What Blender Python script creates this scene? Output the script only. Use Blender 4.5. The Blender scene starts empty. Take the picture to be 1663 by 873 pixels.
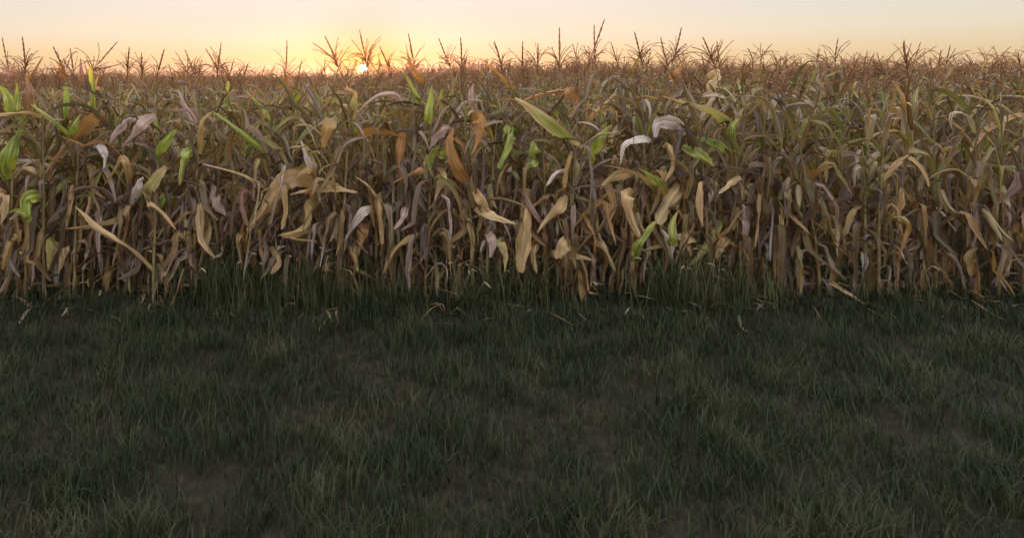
import bpy, math, random
import numpy as np
from mathutils import Vector, Matrix
R = math.radians
rng = random.Random(11)
sc = bpy.context.scene
col = sc.collection

# ------------------------------------------------------------------ camera
CAMH = 2.0
F, U0, V0 = 942.0, 600.0, 128.0          # focal length and principal point of the photograph, in its pixels
FW, FH = 1663.0, 873.0
cam = bpy.data.cameras.new('camera')
cam.sensor_width = 36.0
cam.lens = 36.0 * F / FW
cam.shift_x = (FW / 2 - U0) / FW
cam.shift_y = -(FH / 2 - V0) / FW
cam.clip_start, cam.clip_end = 0.05, 3000
co = bpy.data.objects.new('camera', cam)
co.location = (0, 0, CAMH)
co.rotation_euler = (R(90), 0, 0)
col.objects.link(co)
sc.camera = co

def W(u, v, Y):
    return Vector(((u - U0) / F * Y, Y, CAMH - (v - V0) / F * Y))

# ------------------------------------------------------------------ light and sky
SUN_EL, SUN_AZ = R(1.05), R(-0.6)        # azimuth measured from +Y, positive to the right
sd = Vector((math.sin(SUN_AZ) * math.cos(SUN_EL), math.cos(SUN_AZ) * math.cos(SUN_EL), math.sin(SUN_EL)))
sun = bpy.data.lights.new('sun', 'SUN')
sun.energy = 5.0
sun.angle = R(0.5)
sun.color = (1.0, 0.52, 0.27)
so = bpy.data.objects.new('sun', sun)
so.rotation_euler = (-sd).to_track_quat('-Z', 'Y').to_euler()
so.location = (0, 0, 30)
col.objects.link(so)

world = bpy.data.worlds.new('World')
sc.world = world
world.use_nodes = True
nt = world.node_tree
nt.nodes.clear()
def N(nt, typ, **kw):
    n = nt.nodes.new(typ)
    for k, v in kw.items():
        if k.startswith('i_'):
            key = k[2:]
            key = int(key) if key.isdigit() else key
            n.inputs[key].default_value = v
        else:
            setattr(n, k, v)
    return n
def ramp(n, stops, interp='LINEAR'):
    r = n.color_ramp
    r.interpolation = interp
    while len(r.elements) < len(stops): r.elements.new(0.5)
    for e, (p, c) in zip(r.elements, stops):
        e.position = p
        e.color = (*c, 1) if len(c) == 3 else c
L = nt.links.new
out = N(nt, 'ShaderNodeOutputWorld')
tc = N(nt, 'ShaderNodeTexCoord')
nrm = N(nt, 'ShaderNodeVectorMath', operation='NORMALIZE'); L(tc.outputs['Generated'], nrm.inputs[0])
sky = N(nt, 'ShaderNodeTexSky', sky_type='NISHITA', sun_disc=False, sun_elevation=SUN_EL, sun_rotation=SUN_AZ,
        altitude=100, air_density=1.0, dust_density=2.0, ozone_density=1.0)
bg1 = N(nt, 'ShaderNodeBackground', i_Strength=0.05); L(sky.outputs[0], bg1.inputs[0])
sep = N(nt, 'ShaderNodeSeparateXYZ'); L(nrm.outputs[0], sep.inputs[0])
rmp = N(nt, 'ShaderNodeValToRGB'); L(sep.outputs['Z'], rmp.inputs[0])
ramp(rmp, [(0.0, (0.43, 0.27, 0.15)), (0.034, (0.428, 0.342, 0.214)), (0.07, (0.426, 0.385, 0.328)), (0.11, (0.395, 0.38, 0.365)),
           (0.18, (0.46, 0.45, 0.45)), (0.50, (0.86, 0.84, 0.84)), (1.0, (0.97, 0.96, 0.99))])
dot = N(nt, 'ShaderNodeVectorMath', operation='DOT_PRODUCT'); L(nrm.outputs[0], dot.inputs[0]); dot.inputs[1].default_value = sd
flat = N(nt, 'ShaderNodeVectorMath', operation='DOT_PRODUCT'); L(nrm.outputs[0], flat.inputs[0]); flat.inputs[1].default_value = (math.sin(SUN_AZ), math.cos(SUN_AZ), 0)
anti = N(nt, 'ShaderNodeMapRange', interpolation_type='SMOOTHSTEP', i_1=0.1, i_2=-1.0, i_3=0.0, i_4=0.35); L(flat.outputs['Value'], anti.inputs[0])
mxa = N(nt, 'ShaderNodeMix', data_type='RGBA'); L(anti.outputs[0], mxa.inputs[0]); L(rmp.outputs[0], mxa.inputs[6]); mxa.inputs[7].default_value = (0.34, 0.34, 0.42, 1)
dmx = N(nt, 'ShaderNodeMath', operation='MAXIMUM', i_1=0.0); L(dot.outputs['Value'], dmx.inputs[0])
acc = mxa.outputs[2]
for power, c in ((30, (-0.42, -0.21, 0.0)), (260, (-0.10, -0.20, -0.17)), (40000, (1.2, 0.7, 0.2))):
    pw = N(nt, 'ShaderNodeMath', operation='POWER', i_1=float(power)); L(dmx.outputs[0], pw.inputs[0])
    sc_ = N(nt, 'ShaderNodeVectorMath', operation='SCALE'); sc_.inputs[0].default_value = c; L(pw.outputs[0], sc_.inputs['Scale'])
    ad = N(nt, 'ShaderNodeVectorMath', operation='ADD'); L(acc, ad.inputs[0]); L(sc_.outputs[0], ad.inputs[1]); acc = ad.outputs[0]
pos = N(nt, 'ShaderNodeVectorMath', operation='MAXIMUM'); L(acc, pos.inputs[0]); pos.inputs[1].default_value = (0, 0, 0); acc = pos.outputs[0]
disc = N(nt, 'ShaderNodeMath', operation='GREATER_THAN', i_1=math.cos(R(0.36))); L(dot.outputs['Value'], disc.inputs[0])
ds = N(nt, 'ShaderNodeVectorMath', operation='SCALE'); ds.inputs[0].default_value = (14, 11, 6); L(disc.outputs[0], ds.inputs['Scale'])
ad = N(nt, 'ShaderNodeVectorMath', operation='ADD'); L(acc, ad.inputs[0]); L(ds.outputs[0], ad.inputs[1]); acc = ad.outputs[0]
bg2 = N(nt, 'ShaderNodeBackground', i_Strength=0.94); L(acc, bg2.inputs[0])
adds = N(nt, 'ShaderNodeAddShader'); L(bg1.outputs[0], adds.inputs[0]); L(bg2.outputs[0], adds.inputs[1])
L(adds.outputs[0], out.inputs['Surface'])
world.cycles.sampling_method = 'MANUAL'
world.cycles.sample_map_resolution = 1024

sc.view_settings.view_transform = 'Standard'
sc.view_settings.look = 'None'
sc.view_settings.exposure = 0.78
sc.view_settings.gamma = 1.0
sc.cycles.max_bounces = 6
sc.cycles.diffuse_bounces = 2
sc.cycles.glossy_bounces = 2
sc.cycles.transmission_bounces = 4
sc.cycles.volume_bounces = 0
sc.cycles.caustics_reflective = False
sc.cycles.caustics_refractive = False
sc.cycles.sample_clamp_indirect = 6

# ------------------------------------------------------------------ materials
def new_mat(name):
    m = bpy.data.materials.new(name)
    m.use_nodes = True
    m.node_tree.nodes.clear()
    return m, m.node_tree

def leaf_material():
    m, t = new_mat('corn_leaf')
    L = t.links.new
    o = N(t, 'ShaderNodeOutputMaterial')
    tint = N(t, 'ShaderNodeAttribute', attribute_name='tint')
    green = N(t, 'ShaderNodeAttribute', attribute_name='green')
    oi = N(t, 'ShaderNodeObjectInfo')
    fix = N(t, 'ShaderNodeAttribute', attribute_name='fixed')      # leaves with a colour of their own ignore the random shift
    inv = N(t, 'ShaderNodeMath', operation='SUBTRACT', i_0=1.0); L(fix.outputs['Fac'], inv.inputs[1])
    rs = N(t, 'ShaderNodeMath', operation='MULTIPLY'); L(oi.outputs['Random'], rs.inputs[0]); L(inv.outputs[0], rs.inputs[1])
    sm = N(t, 'ShaderNodeMath', operation='ADD'); L(tint.outputs['Fac'], sm.inputs[0]); L(rs.outputs[0], sm.inputs[1])
    fr = N(t, 'ShaderNodeMath', operation='FRACT'); L(sm.outputs[0], fr.inputs[0])
    dry = N(t, 'ShaderNodeValToRGB'); L(fr.outputs[0], dry.inputs[0])
    ramp(dry, [(0.0, (0.26, 0.13, 0.065)), (0.14, (0.52, 0.35, 0.17)), (0.28, (0.64, 0.50, 0.27)), (0.34, (0.46, 0.25, 0.11)), (0.42, (0.48, 0.225, 0.085)),
               (0.50, (0.42, 0.29, 0.10)), (0.57, (0.30, 0.29, 0.12)), (0.63, (0.33, 0.32, 0.17)), (0.69, (0.50, 0.35, 0.30)), (0.80, (0.26, 0.125, 0.085)), (0.91, (0.76, 0.68, 0.63)), (1.0, (0.26, 0.13, 0.065))])
    fr2 = N(t, 'ShaderNodeMath', operation='ADD', i_1=0.17); L(fr.outputs[0], fr2.inputs[0])
    fr3 = N(t, 'ShaderNodeMath', operation='FRACT'); L(fr2.outputs[0], fr3.inputs[0])
    dry2 = N(t, 'ShaderNodeValToRGB'); L(fr3.outputs[0], dry2.inputs[0])
    ramp(dry2, [(e.position, tuple(e.color)) for e in dry.color_ramp.elements])
    uv = N(t, 'ShaderNodeUVMap', uv_map='UVMap')
    # lengthwise fibres
    mp = N(t, 'ShaderNodeMapping'); mp.inputs['Scale'].default_value = (26, 1.6, 1); L(uv.outputs[0], mp.inputs[0])
    off = N(t, 'ShaderNodeCombineXYZ'); L(fr.outputs[0], off.inputs[0]); L(oi.outputs['Random'], off.inputs[1]); L(oi.outputs['Random'], off.inputs[2])
    ofs = N(t, 'ShaderNodeVectorMath', operation='SCALE', i_Scale=37.0); L(off.outputs[0], ofs.inputs[0])
    a1 = N(t, 'ShaderNodeVectorMath', operation='ADD'); L(mp.outputs[0], a1.inputs[0]); L(ofs.outputs[0], a1.inputs[1])
    fib = N(t, 'ShaderNodeTexNoise', i_Scale=1.0, i_Detail=3.0); L(a1.outputs[0], fib.inputs['Vector'])
    mp2 = N(t, 'ShaderNodeMapping'); mp2.inputs['Scale'].default_value = (5.5, 2.4, 1); L(uv.outputs[0], mp2.inputs[0])
    a2 = N(t, 'ShaderNodeVectorMath', operation='ADD'); L(mp2.outputs[0], a2.inputs[0]); L(ofs.outputs[0], a2.inputs[1])
    blot = N(t, 'ShaderNodeTexNoise', i_Scale=1.0, i_Detail=4.0, i_Roughness=0.65); L(a2.outputs[0], blot.inputs['Vector'])
    mp3 = N(t, 'ShaderNodeMapping'); mp3.inputs['Scale'].default_value = (4.5, 1.1, 1); L(uv.outputs[0], mp3.inputs[0])
    a3 = N(t, 'ShaderNodeVectorMath', operation='ADD'); L(mp3.outputs[0], a3.inputs[0]); L(ofs.outputs[0], a3.inputs[1])
    pat = N(t, 'ShaderNodeTexNoise', i_Scale=1.0, i_Detail=2.0); L(a3.outputs[0], pat.inputs['Vector'])
    pm = N(t, 'ShaderNodeMapRange', i_1=0.42, i_2=0.62); L(pat.outputs[0], pm.inputs[0])
    dmix = N(t, 'ShaderNodeMix', data_type='RGBA'); pm2 = N(t, 'ShaderNodeMath', operation='MULTIPLY_ADD', i_1=-0.65, i_2=1.0); L(fix.outputs['Fac'], pm2.inputs[0]); pm3 = N(t, 'ShaderNodeMath', operation='MULTIPLY'); L(pm.outputs[0], pm3.inputs[0]); L(pm2.outputs[0], pm3.inputs[1]); L(pm3.outputs[0], dmix.inputs[0]); L(dry.outputs[0], dmix.inputs[6]); L(dry2.outputs[0], dmix.inputs[7])
    # greens
    gr = N(t, 'ShaderNodeValToRGB'); L(blot.outputs[0], gr.inputs[0])
    ramp(gr, [(0.25, (0.11, 0.19, 0.10)), (0.42, (0.24, 0.33, 0.09)), (0.56, (0.42, 0.44, 0.10)), (0.75, (0.52, 0.44, 0.16))])
    sp = N(t, 'ShaderNodeSeparateXYZ'); L(uv.outputs[0], sp.inputs[0])
    ed = N(t, 'ShaderNodeMath', operation='SUBTRACT', i_1=0.5); L(sp.outputs['X'], ed.inputs[0])
    ab = N(t, 'ShaderNodeMath', operation='ABSOLUTE'); L(ed.outputs[0], ab.inputs[0])
    # green factor: green attr + noise - edge - tip
    e2 = N(t, 'ShaderNodeMath', operation='MULTIPLY_ADD', i_1=-0.55, i_2=0.0); L(ab.outputs[0], e2.inputs[0])
    n2 = N(t, 'ShaderNodeMath', operation='MULTIPLY_ADD', i_1=1.5, i_2=-0.75); L(blot.outputs[0], n2.inputs[0])
    g0 = N(t, 'ShaderNodeMath', operation='ADD'); L(e2.outputs[0], g0.inputs[0]); L(n2.outputs[0], g0.inputs[1])
    g1 = N(t, 'ShaderNodeMath', operation='ADD'); L(g0.outputs[0], g1.inputs[0]); L(green.outputs['Fac'], g1.inputs[1])
    gm = N(t, 'ShaderNodeMapRange', i_1=0.28, i_2=0.62); L(g1.outputs[0], gm.inputs[0])
    mixg = N(t, 'ShaderNodeMix', data_type='RGBA'); L(gm.outputs[0], mixg.inputs[0]); L(dmix.outputs[2], mixg.inputs[6]); L(gr.outputs[0], mixg.inputs[7])
    # fibre and blotch modulation
    f1 = N(t, 'ShaderNodeMapRange', i_1=0.25, i_2=0.75, i_3=0.60, i_4=1.35); L(fib.outputs[0], f1.inputs[0])
    f2 = N(t, 'ShaderNodeMapRange', i_1=0.28, i_2=0.72, i_3=0.60, i_4=1.30); L(blot.outputs[0], f2.inputs[0])
    fm = N(t, 'ShaderNodeMath', operation='MULTIPLY'); L(f1.outputs[0], fm.inputs[0]); L(f2.outputs[0], fm.inputs[1])
    # some leaves are weathered dark, a few bleached: a value of their own for each leaf
    h1 = N(t, 'ShaderNodeMath', operation='MULTIPLY', i_1=7.31); L(sm.outputs[0], h1.inputs[0])
    h2 = N(t, 'ShaderNodeMath', operation='FRACT'); L(h1.outputs[0], h2.inputs[0])
    h3 = N(t, 'ShaderNodeMath', operation='POWER', i_1=1.45); L(h2.outputs[0], h3.inputs[0])
    h4 = N(t, 'ShaderNodeMapRange', i_1=0.0, i_2=1.0, i_3=0.40, i_4=1.36); L(h3.outputs[0], h4.inputs[0])
    h5 = N(t, 'ShaderNodeMix', data_type='FLOAT', i_3=1.36); L(fix.outputs['Fac'], h5.inputs[0]); L(h4.outputs[0], h5.inputs[2])
    fm3 = N(t, 'ShaderNodeMath', operation='MULTIPLY'); L(fm.outputs[0], fm3.inputs[0]); L(h5.outputs[0], fm3.inputs[1]); fm = fm3
    rib = N(t, 'ShaderNodeMapRange', i_1=0.015, i_2=0.05, i_3=1.18, i_4=1.0); L(ab.outputs[0], rib.inputs[0])
    fm2 = N(t, 'ShaderNodeMath', operation='MULTIPLY'); L(fm.outputs[0], fm2.inputs[0]); L(rib.outputs[0], fm2.inputs[1])
    sat = N(t, 'ShaderNodeHueSaturation', i_Saturation=0.97); L(mixg.outputs[2], sat.inputs['Color'])
    cs = N(t, 'ShaderNodeVectorMath', operation='SCALE'); L(sat.outputs[0], cs.inputs[0]); L(fm2.outputs[0], cs.inputs['Scale'])
    bmp = N(t, 'ShaderNodeBump', i_Strength=0.35, i_Distance=0.004); L(fib.outputs[0], bmp.inputs['Height'])
    p = N(t, 'ShaderNodeBsdfPrincipled', i_Roughness=0.42); p.inputs['Specular IOR Level'].default_value = 0.32
    L(cs.outputs[0], p.inputs['Base Color']); L(bmp.outputs[0], p.inputs['Normal'])
    tr = N(t, 'ShaderNodeBsdfTranslucent')
    hs = N(t, 'ShaderNodeHueSaturation', i_Saturation=1.25, i_Value=1.15); L(cs.outputs[0], hs.inputs['Color']); L(hs.outputs[0], tr.inputs[0])
    mx = N(t, 'ShaderNodeMixShader', i_0=0.30); L(p.outputs[0], mx.inputs[1]); L(tr.outputs[0], mx.inputs[2])
    L(mx.outputs[0], o.inputs['Surface'])
    return m

def simple_material(name, stops, scale=6.0, stretch=(1, 1, 1), rough=0.7, trans=0.0, rand=0.5, coords='Object'):
    m, t = new_mat(name)
    L = t.links.new
    o = N(t, 'ShaderNodeOutputMaterial')
    tc = N(t, 'ShaderNodeTexCoord')
    oi = N(t, 'ShaderNodeObjectInfo')
    mp = N(t, 'ShaderNodeMapping'); mp.inputs['Scale'].default_value = stretch; L(tc.outputs[coords], mp.inputs[0])
    cx = N(t, 'ShaderNodeCombineXYZ'); L(oi.outputs['Random'], cx.inputs[0]); L(oi.outputs['Random'], cx.inputs[2])
    s = N(t, 'ShaderNodeVectorMath', operation='SCALE', i_Scale=23.0); L(cx.outputs[0], s.inputs[0])
    a = N(t, 'ShaderNodeVectorMath', operation='ADD'); L(mp.outputs[0], a.inputs[0]); L(s.outputs[0], a.inputs[1])
    nz = N(t, 'ShaderNodeTexNoise', i_Scale=scale, i_Detail=4.0, i_Roughness=0.6); L(a.outputs[0], nz.inputs['Vector'])
    ra = N(t, 'ShaderNodeMath', operation='MULTIPLY_ADD', i_1=rand, i_2=-rand / 2); L(oi.outputs['Random'], ra.inputs[0])
    sm = N(t, 'ShaderNodeMath', operation='ADD'); L(nz.outputs[0], sm.inputs[0]); L(ra.outputs[0], sm.inputs[1])
    rp = N(t, 'ShaderNodeValToRGB'); L(sm.outputs[0], rp.inputs[0]); ramp(rp, stops)
    p = N(t, 'ShaderNodeBsdfPrincipled', i_Roughness=rough); p.inputs['Specular IOR Level'].default_value = 0.3
    L(rp.outputs[0], p.inputs['Base Color'])
    b = N(t, 'ShaderNodeBump', i_Strength=0.4, i_Distance=0.01); L(nz.outputs[0], b.inputs['Height']); L(b.outputs[0], p.inputs['Normal'])
    if trans:
        tr = N(t, 'ShaderNodeBsdfTranslucent'); L(rp.outputs[0], tr.inputs[0])
        mx = N(t, 'ShaderNodeMixShader', i_0=trans); L(p.outputs[0], mx.inputs[1]); L(tr.outputs[0], mx.inputs[2]); L(mx.outputs[0], o.inputs['Surface'])
    else:
        L(p.outputs[0], o.inputs['Surface'])
    return m

M_LEAF = leaf_material()
M_STALK = simple_material('corn_stalk', [(0.2, (0.13, 0.085, 0.04)), (0.42, (0.27, 0.19, 0.09)), (0.6, (0.30, 0.25, 0.10)), (0.8, (0.38, 0.30, 0.17))], 5.0, (6, 6, 1.2), 0.55, 0.0, 0.35)
M_TASSEL = simple_material('tassel', [(0.3, (0.34, 0.18, 0.085)), (0.6, (0.50, 0.31, 0.17))], 30.0, (1, 1, 1), 0.8, 0.42, 0.4)
M_HUSK = simple_material('husk', [(0.25, (0.26, 0.17, 0.075)), (0.5, (0.45, 0.35, 0.19)), (0.75, (0.55, 0.47, 0.30))], 7.0, (5, 5, 1), 0.6, 0.2, 0.4)
M_GRASS = simple_material('grass', [(0.25, (0.020, 0.030, 0.013)), (0.5, (0.038, 0.055, 0.024)), (0.70, (0.10, 0.10, 0.05)), (0.85, (0.18, 0.14, 0.08))], 2.2, (1, 1, 1), 0.6, 0.25, 0.0)
M_WEED = simple_material('weed', [(0.25, (0.045, 0.055, 0.022)), (0.5, (0.085, 0.105, 0.042)), (0.72, (0.22, 0.19, 0.09))], 3.0, (1, 1, 1), 0.6, 0.25, 0.0)
M_SOIL = simple_material('soil', [(0.3, (0.010, 0.008, 0.006)), (0.55, (0.022, 0.017, 0.011)), (0.75, (0.05, 0.037, 0.022))], 14.0, (1, 1, 1), 0.95, 0.0, 0.0)

# ------------------------------------------------------------------ mesh helpers
class MB:
    """collects vertices, faces, uv and leaf attributes of ONE mesh"""
    def __init__(s): s.v, s.f, s.uv, s.tint, s.green, s.fixed, s.mi, s.var = [], [], [], [], [], [], [], []
    def add(s, verts, faces, uvs=None, tint=0.0, green=0.0, fixed=0.0, mi=0, var=0):
        b = len(s.v)
        s.v += [tuple(p) for p in verts]
        s.f += [tuple(b + i for i in f) for f in faces]
        s.uv += uvs if uvs else [(0.5, 0.5)] * len(verts)
        g = green if isinstance(green, list) else [green] * len(verts)
        s.tint += [tint] * len(verts); s.green += g; s.fixed += [fixed] * len(verts)
        s.mi += [mi] * len(faces); s.var += [var] * len(verts)
    def merge(s, o, M, var=0, mi=None):
        b = len(s.v)
        s.v += [tuple(M @ Vector(p)) for p in o.v]
        s.f += [tuple(b + i for i in f) for f in o.f]
        s.uv += o.uv; s.tint += o.tint; s.green += o.green; s.fixed += o.fixed
        s.mi += o.mi if mi is None else [mi] * len(o.f); s.var += [var] * len(o.v)
    def mesh(s, name, mats):
        me = bpy.data.meshes.new(name)
        me.from_pydata(s.v, [], s.f)
        for m in mats: me.materials.append(m)
        n = len(me.polygons)
        me.polygons.foreach_set('use_smooth', [True] * n)
        me.polygons.foreach_set('material_index', s.mi)
        lay = me.uv_layers.new(name='UVMap')
        li = np.empty(len(me.loops), dtype=np.int32); me.loops.foreach_get('vertex_index', li)
        lay.data.foreach_set('uv', np.array(s.uv, dtype=np.float32)[li].ravel())
        for nm, arr in (('tint', s.tint), ('green', s.green), ('fixed', s.fixed)):
            a = me.attributes.new(nm, 'FLOAT', 'POINT'); a.data.foreach_set('value', np.array(arr, dtype=np.float32))
        me.update()
        return me

def link(name, data, parent=None, M=None):
    o = bpy.data.objects.new(name, data)
    if parent is not None: o.parent = parent
    if M is not None: o.matrix_basis = M
    col.objects.link(o)
    return o

def sstep(a, b, x):
    t = min(1, max(0, (x - a) / (b - a))); return t * t * (3 - 2 * t)

def blade(mb, P, S, Nn, width, fold, wave, wfreq, ph, cols=5, tint=0.0, green=0.0, fixed=0.0, profile=None, mi=0, ragged=0.0, rr=None, crumple=0.0):
    n = len(P) - 1
    cs = [-1 + 2 * j / (cols - 1) for j in range(cols)]
    V, UV, Fc, G = [], [], [], []
    for i in range(n + 1):
        s = i / n
        w = width * (profile(s) if profile else 1)
        for c in cs:
            al = fold(s) if callable(fold) else fold
            a = abs(c)
            rg = 1 + (ragged * (rr.random() - 0.5) if (ragged and a > 0.9) else 0)
            p = P[i] + S[i] * (c * w * 0.5 * math.cos(al) * rg) + Nn[i] * (a * w * 0.5 * math.sin(al))
            p = p + Nn[i] * (wave * w * a * math.sin(wfreq * s * 6.283 + ph + (1.7 if c > 0 else 0)))
            if crumple and 0 < i: p = p + Nn[i] * (w * crumple * (rr.random() - .5)) + S[i] * (w * crumple * .5 * (rr.random() - .5))
            V.append(p); UV.append((0.5 + c * 0.5, s))
            G.append(green(s) if callable(green) else green)
    for i in range(n):
        for j in range(cols - 1):
            a = i * cols + j
            Fc.append((a, a + 1, a + cols + 1, a + cols))
    mb.add(V, Fc, UV, tint, G, fixed, mi)

def corn_profile(s, cut=1.0):
    base = 0.42 + 0.58 * sstep(0.0, 0.30, s)
    tip = max(0.0, 1 - s ** 2.6) ** 0.75 if cut >= 1 else max(0.0, 1 - (s * cut) ** 2.6) ** 0.75
    return base * tip + 0.015

def lance_profile(s, cut=1.0):
    base = 0.55 + 0.45 * sstep(0.0, 0.32, s)
    x = max(0.0, (s * cut - .38) / .62)
    return base * max(0.0, 1 - x ** 1.6) + 0.02

def gen_leaf(kind, rr, n=14, cols=5, green=0.0, tint=0.0):
    """one corn leaf: base at the origin, leaving the stalk towards +X"""
    if kind == 'upright':
        Ln, Wd = rr.uniform(.34, .56), rr.uniform(.045, .068); f0 = R(rr.uniform(8, 26)); f1 = f0 + R(rr.uniform(8, 70)); kink = 0
    elif kind == 'arch':
        Ln, Wd = rr.uniform(.55, .82), rr.uniform(.058, .088); f0 = R(rr.uniform(22, 46)); f1 = R(rr.uniform(95, 160)); kink = 0
    elif kind == 'broken':
        Ln, Wd = rr.uniform(.50, .78), rr.uniform(.060, .090); f0 = R(rr.uniform(20, 60)); f1 = R(rr.uniform(140, 176)); kink = rr.uniform(.18, .5)
    elif kind == 'hang':
        Ln, Wd = rr.uniform(.38, .66), rr.uniform(.055, .092); f0 = R(rr.uniform(60, 110)); f1 = R(rr.uniform(165, 184)); kink = rr.uniform(.05, .14)
    elif kind == 'crumple':
        Ln, Wd = rr.uniform(.24, .50), rr.uniform(.045, .085); f0 = R(rr.uniform(60, 140)); f1 = R(rr.uniform(150, 200)); kink = rr.uniform(.1, .4)
    else:  # rolled
        Ln, Wd = rr.uniform(.45, .75), rr.uniform(.05, .075); f0 = R(rr.uniform(20, 70)); f1 = R(rr.uniform(80, 150)); kink = 0
    tw0, tw1 = R(rr.uniform(-20, 20)), R(rr.uniform(-100, 100)) * {'broken': 1.6, 'hang': 1.6, 'crumple': 2.2}.get(kind, 1.0)
    Wd *= .88
    yaw = R(rr.uniform(-45, 45))
    foldv = {'upright': .45, 'arch': .35, 'broken': .45, 'hang': .6, 'rolled': 1.15, 'crumple': .7}[kind] + rr.uniform(-.15, .25)
    f_end = foldv + rr.uniform(-.3, .5)
    P, S, NN = [], [], []
    p = Vector((0.008, 0, 0)); d = Ln / n
    creases = [(rr.uniform(.25, .9), R(rr.choice([-1, 1, 1]) * rr.uniform(15, 65)), R(rr.uniform(-45, 45))) for _ in range(rr.choice([0, 1, 1, 2, 2]))]
    for i in range(n + 1):
        s = i / n
        if kink:
            ph = f0 + (f1 - f0) * sstep(kink - .06, kink + .09, s) + R(6) * math.sin(9 * s + f0 * 5)
        else:
            ph = f0 + (f1 - f0) * s ** 1.5 + R(5) * math.sin(7 * s + f0 * 5)
        ps = yaw * s * s
        for cs_, ca_, cy_ in creases:
            if s > cs_: ph += ca_; ps += cy_
        ph = min(ph, R(186))
        T = Vector((math.sin(ph) * math.cos(ps), math.sin(ph) * math.sin(ps), math.cos(ph)))
        S0 = Vector((-math.sin(ps), math.cos(ps), 0))
        N0 = T.cross(S0)
        tw = tw0 + (tw1 - tw0) * s
        P.append(p.copy())
        S.append(S0 * math.cos(tw) + N0 * math.sin(tw)); NN.append(N0 * math.cos(tw) - S0 * math.sin(tw))
        p = p + T * d
    mb = MB()
    cut = rr.choice([1, 1, 1, .97, .93])
    gv = (lambda s: green - .45 * s) if green else 0.0
    blade(mb, P, S, NN, Wd, (lambda s: foldv + (f_end - foldv) * s), rr.uniform(.03, .13) * (1.8 if kind == 'crumple' else 1), rr.uniform(1.5, 3.8), rr.uniform(0, 6), cols, tint, gv, 0.0,
          (lambda s: corn_profile(s, cut)), 0, 0.25 if cols > 3 else 0, rr, 0.0 if green else rr.uniform(.06, .26))
    return mb

def tube(mb, pts, rad, sides=6, cap=True, mi=0):
    n = len(pts); V, Fc, UV = [], [], []
    ref = Vector((0.31, 0.95, 0.05))
    for i, p in enumerate(pts):
        T = (pts[min(i + 1, n - 1)] - pts[max(i - 1, 0)])
        T = T.normalized() if T.length > 1e-9 else Vector((0, 0, 1))
        A = T.cross(ref).normalized(); B = T.cross(A)
        for k in range(sides):
            a = 6.2832 * k / sides
            V.append(p + (A * math.cos(a) + B * math.sin(a)) * rad[i]); UV.append((k / sides, i / (n - 1)))
    for i in range(n - 1):
        for k in range(sides):
            a, b = i * sides + k, i * sides + (k + 1) % sides
            Fc.append((a, b, b + sides, a + sides))
    if cap:
        Fc.append(tuple(range((n - 1) * sides, n * sides)))
    mb.add(V, Fc, UV, mi=mi)

STALK_H = 1.78
def gen_stalk(rr, sides=6, n_nodes=11):
    mb = MB(); pts, rad = [], []
    sway = rr.uniform(-.03, .03); sway2 = rr.uniform(-.03, .03)
    for k in range(n_nodes + 1):
        z = STALK_H * (k / n_nodes) ** 0.92
        r = .0145 * (1 - .62 * (z / STALK_H) ** 1.3)
        c = Vector((sway * math.sin(2.2 * z) + (.004 if k % 2 else -.004), sway2 * math.sin(1.7 * z + 1), z))
        pts.append(c); rad.append(r * 1.30)
        if k < n_nodes:
            z2 = STALK_H * ((k + 1) / n_nodes) ** 0.92
            for q, m in ((.08, 1.0), (.80, 1.05)):
                zz = z + (z2 - z) * q
                pts.append(Vector((sway * math.sin(2.2 * zz) + (.004 if k % 2 else -.004) * (1 - q), sway2 * math.sin(1.7 * zz + 1), zz)))
                rad.append(r * m)
    tube(mb, pts, rad, sides)
    return mb

def gen_spike(rr, Ln=.34, lean=.06, segs=14, sides=4, r0=.0054):
    mb = MB(); pts, rad = [], []
    a = rr.uniform(0, 6.28); b = rr.uniform(.2, 1) * lean
    for i in range(segs + 1):
        s = i / segs
        pts.append(Vector((math.cos(a) * b * s * s, math.sin(a) * b * s * s, Ln * s)))
        rad.append((r0 * .55 if s < .4 else r0 * (1.35 if i % 2 else .75)) * (1 - .5 * max(0, s - .8) / .2))
    tube(mb, pts, rad, sides)
    return mb
def gen_branch(rr, segs=10, sides=3, Ln=None, r0=.0041):
    """one tassel branch leaving the axis towards +X"""
    mb = MB(); pts, rad = [], []
    Ln = Ln or rr.uniform(.12, .27); f0 = R(rr.uniform(10, 40)); f1 = R(rr.uniform(30, 145)); p = Vector((0, 0, 0))
    ps = rr.uniform(-.5, .5)
    for i in range(segs + 1):
        s = i / segs
        ph = f0 + (f1 - f0) * s
        pts.append(p.copy()); rad.append(r0 * (.6 if s < .2 else (1.4 if i % 2 else .8)) * (1 - .35 * s))
        p = p + Vector((math.sin(ph) * math.cos(ps * s), math.sin(ph) * math.sin(ps * s), math.cos(ph))) * (Ln / segs)
    tube(mb, pts, rad, sides)
    return mb
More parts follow.
